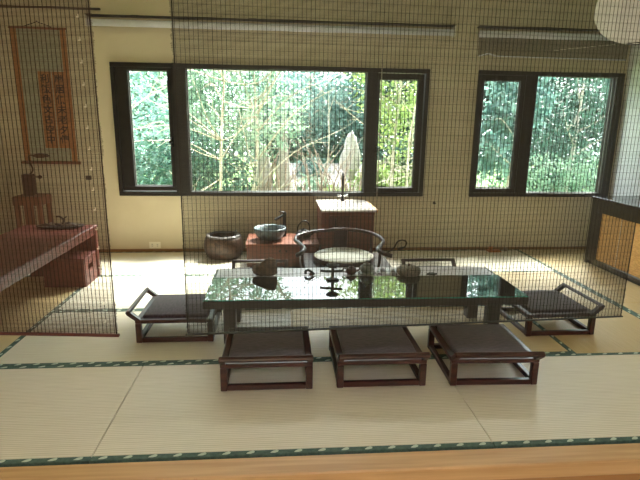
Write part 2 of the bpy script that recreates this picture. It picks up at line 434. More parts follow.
dup(ch, (*front[1][0], 0), 0, 'low dark chair with brown cushion, middle of the three in front of table')
dup(ch, (*front[2][0], 0), front[2][1], 'low dark chair with brown cushion, rightmost of the three in front of table')
dup(ch, (.125, -2.165, 0), -PI/2, 'low chair at left end of table, back rail turned to brown blind')
dup(ch, (2.77, -2.18, 0), PI/2+.02, 'low chair at right end of table, back rail turned to bamboo-panelled cabinet')
dup(ch, (.64, -1.475, 0), PI, 'low chair behind the table at left, back rail showing beyond the rock')
dup(ch, (2.18, -1.475, 0), PI, 'low chair behind the table at right, back rail showing beyond the straw bowl')

# ------------------------------------------------------------------ table
tb = thing('tea_table', 'long low dark slab tea table with reflective glass top, in middle of room', 'table', (1.38, -2.25, 0))
x0, x1, y0, y1 = -1.035, 1.04, -.36, .35
MB().box(x0, x1, y0, y1, .302, .352, .004).build('tabletop', M['dark'], tb)
g = MB(); yg = .11
g.box(x0+.004, x1-.004, y0+.003, yg, .3525, .360, .0015)
for f in g.b.faces: f.material_index = 0 if abs(f.normal.z) > .9 else 1
g.build('glass_top', [M['glass_black'], M['glass_edge']], tb)
for sx in (-1, 1):
    for yy in (-.17, .2):
        MB().box(sx*.89-.04, sx*.89+.04, yy-.04, yy+.04, 0, .3015, .004).build('leg', M['dark'], tb)
    MB().box(sx*.89-.02, sx*.89+.02, -.129, .159, .22, .27, .003).build('stretcher', M['dark'], tb)
ro = MB()  # added strip: window sheen on the bare far tabletop, put into its colour
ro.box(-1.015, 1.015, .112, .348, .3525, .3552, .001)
ro = ro.build('tabletop_sheen', M['sheen_strip'], None, (1.38, -2.25, 0)); tag(ro, 'pale grey strip of painted window sheen along the far side of the tea table', 'painted sheen')
ZR = .3555; ZG = .3605

# rock
def icorock(name, mat, sc, seed, loc, rough=.25, parent=None, shape=None, sub=3):
    b = MB(); bmesh.ops.create_icosphere(b.b, subdivisions=sub, radius=1)
    from mathutils import noise
    for v in b.b.verts:
        n = noise.noise(v.co*1.3+Vector((seed, 0, 0)))*rough+noise.noise(v.co*3.5+Vector((0, seed, 0)))*rough*.4
        c = v.co*(1+n)
        if shape: c = shape(c)
        v.co = Vector((c.x*sc[0], c.y*sc[1], c.z*sc[2]))
    zm = min(v.co.z for v in b.b.verts)
    for v in b.b.verts: v.co.z = max(v.co.z-zm-.004, 0)
    o = b.build(name, mat, parent, loc)
    for pl in o.data.polygons: pl.use_smooth = True
    return o
def rk(c):
    x, y, z = c
    if z > 0: z *= 1+.55*x          # taller towards the right
    return Vector((x*(1-.12*max(z, 0))+.12*max(z, 0), y, z))
o = icorock('viewing_rock', M['rock'], (.092, .055, .062), 3.3, (.715, -2.085, ZR), .3, None, rk)
tag(o, 'rough brown rock standing on left part of tea table', 'rock')
# small ring-like tool rest
t = thing('pen_rest', 'small dark curled ornament right of the rock on tea table', 'ornament', (1.03, -2.095, ZR))
MB().tube(spline([(-.026, .0, .011), (-.027, 0, .03), (-.006, .0, .038), (.018, -.006, .026), (.034, -.014, .0095)], 5), [.0095]*21, 8).build('curl', M['iron'], t)
MB().lathe([(0, 0), (.016, 0), (.017, .012), (.01, .02), (0, .021)], 12, (.016, .004, 0)).build('lump', M['teapot'], t)
# strainer stand
t = thing('strainer_stand', 'black upright tea strainer stand with disc foot at front of tea table', 'stand', (1.185, -2.225, ZG))
MB().lathe([(0, 0), (.045, 0), (.047, .006), (.03, .012), (.012, .018), (0, .019)], 28).build('base', M['iron'], t)
MB().tube([(0, 0, .015), (0, 0, .095)], .011, 12).build('post', M['iron'], t)
MB().lathe([(0, 0), (.03, 0), (.042, .01), (.045, .018), (.041, .018), (.028, .006), (0, .005)], 28, (0, 0, .092)).build('cup', M['iron'], t)
MB().tube([(-.085, .02, .062), (-.01, 0, .062), (.07, -.004, .066)], .009, 8).build('cross_arm', M['iron'], t)
# small brown teapot
t = thing('teapot', 'small round brown teapot between black strainer stand and grey lidded pot', 'teapot', (1.338, -2.07, ZR))
MB().lathe([(0, 0), (.024, 0), (.036, .012), (.041, .026), (.036, .042), (.02, .051), (0, .051)], 28).build('body', M['teapot'], t)
l = MB().lathe([(0, 0), (.021, 0), (.018, .006), (.006, .01), (.004, .015), (.008, .021), (.005, .027), (0, .028)], 20, (0, 0, .0505)).build('lid', M['teapot'], t)
MB().tube(spline([(.036, 0, .022), (.055, 0, .03), (.066, 0, .047)], 5), [.009-.0004*i for i in range(11)], 8).build('spout', M['teapot'], t)
MB().tube(spline([(-.034, 0, .04), (-.058, 0, .042), (-.06, 0, .022), (-.036, 0, .015)], 5), .0045, 8).build('handle', M['teapot'], t)
# grey lidded pot on a saucer-boat
t = thing('lidded_pot', 'grey glazed lidded pot on saucer right of small brown teapot', 'teapot', (1.452, -2.075, ZR))
MB().lathe([(0, 0), (.05, 0), (.062, .006), (.06, .012), (.02, .01), (0, .01)], 28).build('saucer', M['celadon'], t)
MB().lathe([(0, 0), (.028, 0), (.048, .018), (.054, .034), (.048, .05), (.03, .058), (0, .058)], 28, (0, 0, .0105)).build('body', M['celadon'], t)
MB().lathe([(0, 0), (.034, 0), (.03, .008), (.01, .016), (.007, .022), (.011, .029), (.006, .036), (0, .037)], 24, (0, 0, .068)).build('lid', M['celadon'], t)
# tea boat / flat leaf-shaped plates
t = thing('tea_tray', 'pale leaf-shaped tray between grey lidded pot and straw bowl', 'tray', (1.605, -2.055, ZR))
b = MB(); pts = [(.095*math.cos(2*PI*j/24)*(1+.1*math.sin(6*PI*j/12)), .062*math.sin(2*PI*j/24)*(1+.12*math.cos(10*PI*j/24))) for j in range(24)]
b.prism(pts, 0, .008, 0, 'XY'); b.prism([(x*.9, y*.9) for x, y in pts], .0075, .011, 0, 'XY')
b.build('tray_body', M['pewter'], t)
MB().lathe([(0, 0), (.016, 0), (.024, .012), (.026, .018), (.022, .017), (.012, .005), (0, .005)], 20, (-.03, .01, .0115)).build('cup', M['pewter'], t)
MB().lathe([(0, 0), (.016, 0), (.024, .01), (.026, .015), (.022, .014), (.012, .004), (0, .004)], 20, (.042, -.008, .0115)).build('cup', M['pewter'], t)
# straw bowl with lid
t = thing('woven_bowl', 'round grey woven bowl with lid at right part of tea table', 'bowl', (1.757, -2.1, ZR))
MB().lathe([(0, 0), (.07, 0), (.083, .012), (.087, .034), (.083, .05), (.077, .05), (.07, .02), (0, .016)], 36).build('body', M['straw'], t)
l = MB().lathe([(0, .0), (.076, 0), (.07, .012), (.04, .02), (0, .022)], 32, (0, 0, .046)).build('lid', M['straw'], t)
MB().tube([(0, 0, .066), (0, 0, .084)], .008, 8).build('knob', M['teapot'], l)
# flat dark leaf
t = MB().prism([(-.04, 0), (-.02, .016), (.012, .018), (.04, .004), (.015, -.014), (-.02, -.012)], 0, .012, 0, 'XY').build('tea_pet', M['iron'], None, (1.93, -2.11, ZR))
tag(t, 'tiny flat dark ornament right of the woven bowl on tea table', 'ornament')

# ------------------------------------------------------------------ horseshoe armchair
t = thing('horseshoe_armchair', 'dark horseshoe-back legless armchair behind tea table, holding round cream cushion', 'armchair', (1.4, -1.25, 0))
MB().box(-.40, .42, -.36, .45, .14, .185, .008).build('seat_board', M['dark'], t)
for sx in (-1, 1): MB().box(sx*.33-.035, sx*.33+.035, -.33, .42, 0, .1395, .006).build('base_runner', M['rose_x'], t)
rail = [(-.45, -.345, .368), (-.41, -.325, .385), (-.376, -.24, .402), (-.41, -.10, .41), (-.445, .03, .413), (-.41, .18, .42), (-.24, .30, .432), (.02, .35, .44),
        (.21, .29, .432), (.315, .16, .42), (.335, -.02, .413), (.29, -.16, .41), (.235, -.28, .402), (.27, -.355, .385), (.34, -.375, .368)]
sp = spline(rail, 5)
MB().tube(sp, [.017]*len(sp), 10).build('horseshoe_rail', M['rose'], t)
for x, y, zz in [(-.385, -.20, .402), (.27, -.20, .405), (-.38, .22, .42), (.27, .23, .42)]:
    MB().tube(spline([(x*.97, y*.95, .184), (x*1.02, y*1.0, .30), (x*1.0, y, zz)], 4), .013, 8).build('arm_post', M['rose'], t)
MB().beam((0, .437, .185), (0, .348, .43), .13, .012, .003, up=(0, 1, .4)).build('back_splat', M['rose'], t)
c = MB().lathe([(0, 0), (.255, 0), (.275, .012), (.28, .035), (.273, .056), (.25, .067), (.15, .072), (0, .074)], 48)
c = c.build('round_cushion', M['canvas'], None, (1.405, -1.105, .1855)); tag(c, 'round cream cushion on the horseshoe armchair seat', 'cushion')
b = MB().lathe([(.274, .01), (.2815, .012), (.2835, .03), (.28, .048), (.274, .054)], 48).build('cushion_band', M['rose_x'], c)
b['label'] = 'dark side band of cushion'

# ------------------------------------------------------------------ washing corner at the back
t = thing('low_cabinet', 'low brown wooden cabinet under the stone basin by back wall', 'cabinet', (0, 0, 0))
MB().box(.49, 1.2, -.74, -.27, .03, .235).build('body', M['cabwood'], t)
MB().box(.48, 1.205, -.76, -.255, .2355, .262, .003).build('top_board', M['cabwood'], t)
MB().box(.52, 1.18, -.72, -.3, 0, .0295).build('plinth', M['dark'], t)
for xa, xb in ((.5, .845), (.85, 1.195)):
    d = MB().box(xa, xb, -.7525, -.7405, .04, .232, .002).build('door', M['cabwood'], t)
    MB().box(xb-.04 if xa < .6 else xa+.02, xb-.02 if xa < .6 else xa+.04, -.762, -.7527, .18, .2, .002).build('pull', M['iron'], d)
t = thing('tall_cabinet', 'brown wooden cabinet with pale top standing under wide window', 'cabinet', (0, 0, 0))
MB().box(1.225, 1.745, -.75, -.09, .0, .582).build('body', M['cabwood'], t)
tp = MB().box(1.215, 1.76, -.775, -.08, .5825, .602, .003).build('top_board', M['white_top'], t); tp['label'] = 'pale top board'
MB().box(1.225, 1.745, -.77, -.7505, .555, .5815, .001).build('front_trim', M['cabwood'], t)
d = MB().box(1.30, 1.50, -.762, -.7505, .40, .545, .002).build('drawer', M['teapot'], t); d['label'] = 'darker drawer front'
MB().tube([(1.36, -.775, .44), (1.36, -.775, .53)], .006, 8).build('pull', M['iron'], d)
MB().tube([(1.33, -.77, .432), (1.46, -.77, .432)], .005, 8).build('drawer_lip', M['chrome'], d)
MB().box(1.23, 1.485, -.762, -.7505, .02, .39, .002).build('door', M['cabwood'], t)
MB().box(1.51, 1.74, -.762, -.7505, .02, .545, .002).build('door', M['cabwood'], t)
ep = MB().box(1.7605, 1.778, -.775, -.2, .575, .604, .002).build('edge_strip', M['plank'], t); ep['label'] = 'pale wooden edge strip'
# pillar tap on the pale top
t = thing('pillar_tap', 'tall thin black tap with cross handles on the pale cabinet top', 'tap', (1.5, -.16, .6025))
MB().lathe([(0, 0), (.022, 0), (.022, .02), (.014, .03), (0, .03)], 20).build('base', M['iron'], t)
MB().tube([(0, 0, .02), (0, 0, .30)], .012, 10).build('stem', M['iron'], t)
MB().tube([(0, 0, .24), (0, -.03, .275), (0, -.07, .27)], .009, 8).build('spout', M['iron'], t)
for sx in (-1, 1):
    h = MB().tube([(0, 0, .05), (sx*.04, 0, .055)], .008, 8).lathe([(0, -.012), (.014, -.012), (.016, 0), (.014, .014), (0, .014)], 14, (sx*.045, 0, .058)).build('tap_handle', M['chrome'], t)
# stone basin
t = thing('stone_basin', 'round blue-grey stone wash basin on low cabinet under window', 'basin', (.715, -.53, .2625))
MB().lathe([(0, 0), (.09, 0), (.13, .03), (.155, .07), (.165, .112), (.16, .122), (.148, .12), (.135, .08), (.1, .035), (0, .025)], 48).build('bowl', M['stone'], t)
MB().lathe([(0, 0), (.018, 0), (.016, .003), (0, .003)], 16, (0, 0, .0265)).build('drain', M['chrome'], t)
t = thing('basin_tap', 'angular black tap standing behind the stone basin', 'tap', (.865, -.40, .2625))
MB().box(-.018, .018, -.018, .018, 0, .25, .004).build('column', M['iron'], t)
MB().beam((0.005, 0, .235), (-.1, -.05, .185), .03, .018, .003).build('spout', M['iron'], t)
MB().beam((.01, 0, .255), (-.055, -.03, .268), .02, .01, .002).build('lever', M['iron'], t)
# black kettle
t = thing('iron_kettle', 'black kettle with tall hoop handle on low cabinet right of black tap', 'kettle', (1.06, -.5, .2625))
MB().lathe([(0, 0), (.05, 0), (.075, .02), (.082, .045), (.07, .07), (.04, .085), (0, .086)], 32).build('body', M['iron'], t)
l = MB().lathe([(0, 0), (.035, 0), (.03, .006), (.006, .01), (.01, .02), (0, .024)], 20, (0, 0, .0855)).build('lid', M['iron'], t)
MB().tube(spline([(-.06, 0, .06), (-.058, 0, .12), (-.02, 0, .175), (.03, 0, .18), (.06, 0, .13), (.062, 0, .06)], 5), .006, 8).build('hoop_handle', M['iron'], t)
MB().tube(spline([(.07, 0, .04), (.1, 0, .055), (.115, 0, .08)], 4), [.014-.0006*i for i in range(9)], 8).build('spout', M['iron'], t)
# drum brazier
t = thing('clay_brazier', 'squat dark drum-shaped clay brazier on mat at left of low cabinet', 'brazier', (.212, -.235, 0))
b = MB()
b.lathe([(0, 0), (.165, 0), (.188, .02), (.208, .08), (.212, .13), (.198, .185), (.182, .205), (.155, .205), (.148, .19), (.145, .12), (0, .115)], 56,
        scallop=lambda a, z: 1+.012*math.sin(a*11+z*30)*(1 if .02 < z < .19 else 0))
b.build('body', M['drum'], t)
r_ = MB().lathe([(.146, .2055), (.185, .2055), (.188, .212), (.18, .22), (.152, .22), (.146, .212), (.146, .2055)], 56).build('rim', M['drum_rim'], t); r_['label'] = 'grey rim'
MB().lathe([(0, .1155), (.143, .121), (.09, .15), (0, .165)], 40, scallop=lambda a, z: 1-.03*math.sin(a*7)).build('ash_heap', M['ash'], t)
st = MB().tube([(.09, .02, .15), (.13, .05, .285)], .007, 8).build('fire_stick', M['chrome'], None, (.212, -.235, 0)); tag(st, 'pale metal stick standing up in the clay brazier', 'stick')
t.scale = (1, 1, 1.13)
# cable
c = MB().tube(spline([(1.80, -.3, .012), (1.95, -.3, .03), (2.06, -.3, .1), (2.1, -.29, .165), (2.16, -.28, .185), (2.205, -.28, .16), (2.19, -.28, .11), (2.15, -.28, .085)], 6), .008, 8).build('cable', M['iron'], None)
tag(c, 'dark looped cable rising beside the horseshoe armchair', 'cable')
MB().tube([(2.17, -.28, .095), (2.11, -.285, .085)], .016, 8).build('plug', M['iron'], c)
# orange twig tray at the wall
t = thing('incense_dish', 'small orange-brown dish with twig on floor by back wall', 'dish', (3.29, -.09, .0))
MB().box(-.075, .075, -.05, .05, .0015, .016, .004).build('dish_body', M['orange'], t)
MB().lathe([(0, .0), (.02, 0), (.026, .02), (.02, .04), (0, .044)], 16, (-.035, 0, .0165)).build('lump', M['orange'], t)
MB().tube([(0, 0, .018), (-.05, 0, .06), (-.075, .01, .11)], .004, 6).tube([(-.05, 0, .06), (-.02, 0, .1)], .003, 6).build('twig', M['bark'], t)
t = MB().lathe([(0, 0), (.02, 0), (.028, .02), (.022, .036), (0, .04)], 16).build('pebble', M['straw'], None, (3.44, -.07, .0012)); tag(t, 'small pale pebble on floor right of orange dish', 'pebble')

# ------------------------------------------------------------------ black cabinet with bamboo panels (right wall)
t = thing('bamboo_cabinet', 'black framed low cabinet with golden bamboo panel along right wall', 'cabinet', (0, 0, 0))
ya, yb = -3.35, -.56; xa, xb = 4.1, 4.655
MB().box(xa-.01, xb, ya-.01, yb+.01, .69, .72, .004).build('top_board', M['blackgloss'], t)
f = MB()
f.box(xa, xb, yb-.03, yb, 0, .6895, .002).box(xa, xb, ya, ya+.03, 0, .6895, .002).box(xb-.03, xb, ya+.03, yb-.03, 0, .6895).box(xa+.03, xb-.03, ya+.03, yb-.03, .0, .04)
f.build('carcass', M['blackgloss'], t)
f = MB(); yc = (ya+yb)/2
f.box(xa, xa+.03, ya+.03, yb-.03, .0405, .075, .002).box(xa, xa+.03, ya+.03, yb-.03, .565, .6895, .002)
for c0 in (yb-.18, yc-.08, ya+.03): f.box(xa, xa+.03, c0, c0+.15, .0755, .5645, .002)
f.build('front_frame', M['blackgloss'], t)
for (u0, u1) in ((yc+.0705, yb-.1805), (ya+.1805, yc-.0805)):
    pn = MB(); n = 44
    for i in range(n):
        z = .0775+i*(.5645-.0775)/n; h = (.5645-.0775)/n
        pn.box(xa+.008, xa+.016, u0, u1, z, z+h*.93, .002)
    po = pn.build('bamboo_panel', M['bamboo'], t)
    sm = MB()
    for i in range(0, n, 2):
        z = .08+i*(.5645-.0775)/n
        sm.box(xa+.0055, xa+.0077, u1-.315, u1-.305, z, z+.012)
    sm.build('stitching', M['staple'], po)

# ------------------------------------------------------------------ left console and what stands there
t = thing('console_bench', 'long red-brown console bench along left wall behind the brown blind', 'bench', (0, 0, 0))
xa, xb, ya, yb = -1.5, -.865, -3.0, -.87
MB().box(xa, xb, ya, yb, .452, .488, .008).build('top_board', M['redwood'], t)
for a_, b_ in ((xb-.035, xb-.012), (xa+.012, xa+.035)): MB().box(a_, b_, ya+.05, yb-.045, .40, .4515, .003).build('apron', M['redwood'], t)
for y in (yb-.043, ya+.02): MB().box(xa+.006, xb-.006, y, y+.04, 0, .4515, .003).build('end_panel', M['redwood'], t)
t = thing('wooden_box', 'small red-brown wooden box with hand hole under far end of console bench', 'box', (-1.05, -1.09, 0))
b = MB(); X, Yh, Z = .175, .145, .24
b.box(-X, X, -Yh, -Yh+.014, 0, Z, .002).box(-X, X, Yh-.014, Yh, 0, Z, .002).box(-X, -X+.014, -Yh+.014, Yh-.014, 0, Z)
b.box(X-.014, X, -Yh+.014, Yh-.014, 0, .13).box(X-.014, X, -Yh+.014, -.06, .13, Z).box(X-.014, X, .06, Yh-.014, .13, Z).box(X-.014, X, -.06, .06, .18, Z)
b.box(-X+.014, X-.014, -Yh+.014, Yh-.014, 0, .012)
b.build('body', M['redwood'], t)
MB().box(-X-.004, X+.004, -Yh-.004, Yh+.004, Z+.0005, Z+.016, .003).build('lid', M['redwood'], t)
# driftwood tray on the console
t = thing('driftwood_dish', 'flat dark dish of driftwood pieces on far end of console bench', 'dish', (-1.13, -1.02, .4885))
MB().lathe([(0, 0), (.14, 0), (.2, .012), (.21, .02), (.19, .019), (.13, .008), (0, .008)], 32, sx=1, sy=.5).build('dish_body', M['iron'], t)
for i in range(6):
    a = rnd.uniform(-.5, .5); x = -.12+.045*i; y = rnd.uniform(-.03, .03); L = rnd.uniform(.04, .07)
    MB().tube([(x-L*math.cos(a), y-L*.5*math.sin(a), .02), (x, y, .03+rnd.uniform(0, .012)), (x+L*math.cos(a), y+L*.5*math.sin(a), .022)], [.008, .013, .006], 7).build('driftwood', M['straw' if i % 2 else 'iron'], t)
MB().tube(spline([(.02, 0, .03), (.03, 0, .07), (.0, 0, .1), (-.03, 0, .1)], 4), .008, 6).tube([(.025, 0, .075), (.06, 0, .1)], .006, 6).build('driftwood', M['iron'], t)
# tall stand with the bent leaf-headed piece
t = thing('flower_stand', 'tall narrow brown wooden stand by back wall behind console bench', 'stand', (-1.715, -.24, 0))
MB().box(-.14, .135, -.13, .13, .575, .665, .006).build('top_block', M['wood_mid'], t)
for sx in (-1, 1):
    for sy in (-1, 1): MB().box(sx*.11-.022, sx*.11+.022, sy*.1-.022, sy*.1+.022, 0, .5745, .004).build('leg', M['wood_mid'], t)
MB().box(-.045, .045, -.11, -.085, .1, .5745, .003).build('front_panel', M['wood_mid'], t)
for yy in (-.11, .09): MB().box(-.0875, .0875, yy, yy+.02, .1, .14, .003).build('stretcher', M['wood_mid'], t)
t = thing('water_spout', 'dark block with bent arm ending in leaf-shaped head on brown stand', 'ornament', (-1.715, -.24, .6655))
MB().box(-.065, .03, -.045, .045, 0, .215, .006).build('block', M['copper'], t)
MB().tube(spline([(.0, 0, .21), (.035, 0, .26), (.015, 0, .34), (.015, 0, .40), (.06, 0, .405)], 6), .009, 8).build('bent_arm', M['copper'], t)
h = MB().prism([(.05, .40), (.1, .425), (.17, .42), (.215, .395), (.17, .385), (.1, .385)], -.035, .035, 0, 'XZ').build('leaf_head', M['copper'], t)
MB().lathe([(0, -.022), (.02, -.01), (.022, .008), (0, .022)], 14, (.105, -.02, .19)).tube([(.03, 0, .19), (.105, -.02, .19)], .006, 6).build('side_knob', M['copper'], t)

# hanging scroll with two columns of writing
t = thing('hanging_scroll', 'hanging calligraphy scroll with two brown writing strips on back wall at left', 'scroll', (0, 0, 0))
sx0, sx1, sz0, sz1 = -1.80, -1.37, .98, 2.31
MB().box(sx0, sx1, -.008, -.004, sz0, sz1).build('backing_silk', M['scroll'], t)
MB().box(sx1-.005, sx1+.05, -.012, -.002, sz0, sz1, .002).build('side_border', M['scroll_brown'], t)
MB().box(sx0-.05, sx0+.005, -.012, -.002, sz0, sz1, .002).build('side_border', M['scroll_brown'], t)
MB().tube([(sx0-.06, -.014, sz1), (sx1+.06, -.014, sz1)], .011, 8).build('top_rod', M['wood_mid'], t)
MB().tube([(sx0-.08, -.018, sz0), (sx1+.08, -.018, sz0)], .016, 8).build('bottom_rod', M['wood_mid'], t)
MB().tube([(-1.72, -.014, sz1+.01), (-1.585, -.012, sz1+.06), (-1.45, -.014, sz1+.01)], .004, 6).tube([(-1.585, -.002, sz1+.06), (-1.585, -.02, sz1+.065)], .006, 6).build('hanging_cord', M['dark'], t)
cols = [(-1.565, '利飯色文古空中'), (-1.425, '幽居保未老夕傳')]
for cx, txt in cols:
    st = MB().box(cx-.065, cx+.065, -.0145, -.0125, 1.13, 1.90, .0005).build('writing_strip', M['scroll_brown'], t)
    cu = bpy.data.curves.new('calligraphy', 'FONT'); cu.body = '\n'.join(txt); cu.size = .092; cu.align_x = 'CENTER'
    cu.space_line = 1.1; cu.extrude = .0006; cu.offset = .0018; cu.resolution_u = 3
    fo = bpy.data.objects.new('calligraphy', cu); COL.objects.link(fo)
    bpy.context.view_layer.update()
    dg = bpy.context.evaluated_depsgraph_get()
    me = bpy.data.meshes.new_from_object(fo.evaluated_get(dg)); bpy.data.objects.remove(fo)
    R = Matrix.Translation((cx, -.0155, 1.795)) @ Matrix.Rotation(PI/2, 4, 'X')
    me.transform(R); me.materials.clear(); me.materials.append(M['ink'])
    co = bpy.data.objects.new('calligraphy', me); COL.objects.link(co); co.parent = st

# ------------------------------------------------------------------ roller blinds, curtain rail, cords
t = thing('roller_blind', 'long rolled-up white roller blind above the wide window', 'roller blind', (0, 0, 0))
MB().tube([(-1.075, -.06, 2.37), (2.645, -.06, 2.37)], .034, 16).build('roller_tube', M['tube'], t)
MB().box(-1.09, 2.66, -.09, -.001, 2.432, 2.442, .002).build('top_rail', M['rail_dark'], t)
for x in (-.62, .55, 1.95): MB().box(x-.04, x+.04, -.05, -.001, 2.4425, 2.452, .002).build('bracket', M['rail_dark'], t)
for x in (-1.085, 2.65): MB().box(x-.006, x+.006, -.1, -.001, 2.33, 2.4315, .002).build('end_bracket', M['ivory'], t)
t = MB().tube([(1.9, -.055, 2.335), (1.9, -.06, 1.4), (1.9, -.055, .60)], .006, 6).build('pull_cord', M['staple'], None); tag(t, 'white pull cord hanging down beside right post of wide window', 'cord')
t = thing('roller_blind', 'roller blind with grey film partly lowered above the right window', 'roller blind', (0, 0, 0))
MB().tube([(2.93, -.06, 2.365), (4.63, -.06, 2.365)], .034, 16).build('roller_tube', M['tube'], t)
MB().box(2.915, 4.645, -.09, -.001, 2.432, 2.442, .002).build('top_rail', M['rail_dark'], t)
b = MB(); n = 40; A0 = []
for i in range(n+1):
    x = 2.935+i*(4.62-2.935)/n; z = 2.145+.028*max(0, 1-abs(i-4)/3.0)
    yy = -.028-.004*math.sin(i*1.7)
    A0.append([b.b.verts.new((x, yy+dy, zz)) for zz, dy in ((2.34, 0), (2.24, .003*math.sin(i*.9)), (z, 0))])
for i in range(n):
    for j in range(2): b.b.faces.new((A0[i][j], A0[i+1][j], A0[i+1][j+1], A0[i][j+1]))
fo = b.build('film', M['film'], t); fo.modifiers.new('s', 'SOLIDIFY').thickness = .001
b = MB(); b.tube([(v[2].co if v[2].is_valid else 0) for v in []] or [(2.95, -.03, 2.148), (3.05, -.03, 2.175), (3.14, -.03, 2.149), (3.6, -.03, 2.146), (4.61, -.03, 2.144)], .007, 6)
b.build('hem_bar', M['tube'], t)
MB().tube([(3.78, -.035, 2.225), (4.45, -.035, 2.30)], .0035, 6).build('crease_cord', M['staple'], t)
t = MB().box(XL+.003, -.96, -.028, -.001, 2.494, 2.512, .003).build('picture_rail', M['rail_dark'], None); tag(t, 'thin dark rail on back wall above the scroll', 'rail')

# ------------------------------------------------------------------ paper lantern
LC = (3.34, -1.95, 2.24)
t = thing('paper_lantern', 'round white paper lantern with scalloped ribs hanging at upper right', 'lantern', LC)
prof = []
N = 18
for i in range(N+1):
    a = -PI/2+PI*i/N
    prof.append((max(.275*math.cos(a), .05 if i in (0, N) else 0)*(1+.018*math.sin(i*PI)), .235*math.sin(a)))
prof[0] = (.05, -.232); prof[-1] = (.05, .232)
b = MB().lathe(prof, 72, scallop=lambda a, z: 1+.03*abs(math.cos(a*5)))
b.build('paper_shade', M['paper'], t)
for z, r in ((-.232, .05), (.232, .05)): MB().tube([(r*math.cos(2*PI*j/20), r*math.sin(2*PI*j/20), z) for j in range(20)], .004, 6, close=True).build('wire_ring', M['rail_dark'], t)
MB().tube([(0, 0, .1), (0, 0, ZC-LC[2]-.021)], .004, 6).build('cord', M['rail_dark'], t)
MB().lathe([(0, 0), (.05, 0), (.05, .02), (0, .02)], 20, (0, 0, ZC-LC[2]-.0205)).build('ceiling_rose', M['ivory'], t)

# ------------------------------------------------------------------ the two hanging slat blinds
def slat_blind(name, label, loc, rz, x0, x1, z0, z1, ms, mt, mr, pitch, fill, spitch, swid, rail_h, edge=.004, border=None):
    t = thing(name, label, 'blind', loc, rz, None)
    V = []; F = []; r = random.Random(11)
    def box(a, b, c, d, e, f, mi):
        k = len(V)
        V.extend([(a, c, e), (b, c, e), (b, d, e), (a, d, e), (a, c, f), (b, c, f), (b, d, f), (a, d, f)])
        for q in ((0, 1, 5, 4), (1, 2, 6, 5), (2, 3, 7, 6), (3, 0, 4, 7), (0, 3, 2, 1), (4, 5, 6, 7)):
            F.append((tuple(k+i for i in q), mi))
    z = z0+rail_h+.004; w = 0; nn = 0
    while z < z1:
        w = w*.93+r.uniform(-1, 1)*edge*.5
        h = pitch*fill*r.uniform(.85, 1.15)
        if nn % 8 == 0: h = pitch*.54
        nn += 1
        box(x0+w+r.uniform(0, edge), x1-w*.7-r.uniform(0, edge), -.0006, .0006, z, z+h, 0)
        z += pitch
    me = bpy.data.meshes.new('slat_screen'); me.from_pydata(V, [], [f for f, _ in F]); me.materials.append(ms)
    o = bpy.data.objects.new('slat_screen', me); COL.objects.link(o); o.parent = t
    V.clear(); F.clear()
    x = x0+.012
    while x < x1-.008:
        ww = swid*r.uniform(.8, 1.2)
        box(x-ww/2, x+ww/2, -.0022, -.0008, z0+rail_h, z1, 0)
        x += spitch*r.uniform(.97, 1.03)
    for u in (x0+.006, x1-.006): box(u-.0022, u+.0022, -.0022, -.0008, z0+rail_h, z1, 0)
    me = bpy.data.meshes.new('binding_thread'); me.from_pydata(V, [], [f for f, _ in F]); me.materials.append(mt)
    o = bpy.data.objects.new('binding_thread', me); COL.objects.link(o); o.parent = t
    MB().box(x0-.004, x1+.004, -.007, .007, z0, z0+rail_h, .002).build('bottom_rail', mr, t)
    MB().box(x0-.004, x1+.004, -.015, .015, z1-.005, z1+.03, .002).build('top_rail', mr, t)
    if border:
        m = MB(); k = 26
        for i in range(k):
            zz = z0+.06+i*(z1-z0-.1)/k
            m.box(x1-.052, x1-.044, -.0035, -.0024, zz, zz+.004).box(x1-.046, x1-.043, -.0035, -.0024, zz, zz+.012)
        m.build('tie_stitches', M['staple'], t)
    return t
ZB = 2.62
struct(MB().box(XL+.003, XR-.003, -3.74, -3.50, ZB+.031, ZC-.001, .003).build('trim_3', M['plank_face']))
slat_blind('slat_blind', 'wide olive-grey see-through slat blind hanging before the table, right of gap', (.452, -3.665, 0), math.radians(3.4), 0, 1.90, .60, ZB,
           M['slat_main'], M['thread_main'], M['slat_main'], .0036, .40, .0158, .0015, .006)
slat_blind('slat_blind', 'dark brown see-through slat blind with red-brown bottom rail hanging at far left', (.175, -3.66, 0), math.radians(-5), -1.5, .012, .598, ZB,
           M['slat_brown'], M['thread_brown'], M['rail_brown'], .0036, .45, .0150, .0018, .012, border=True)

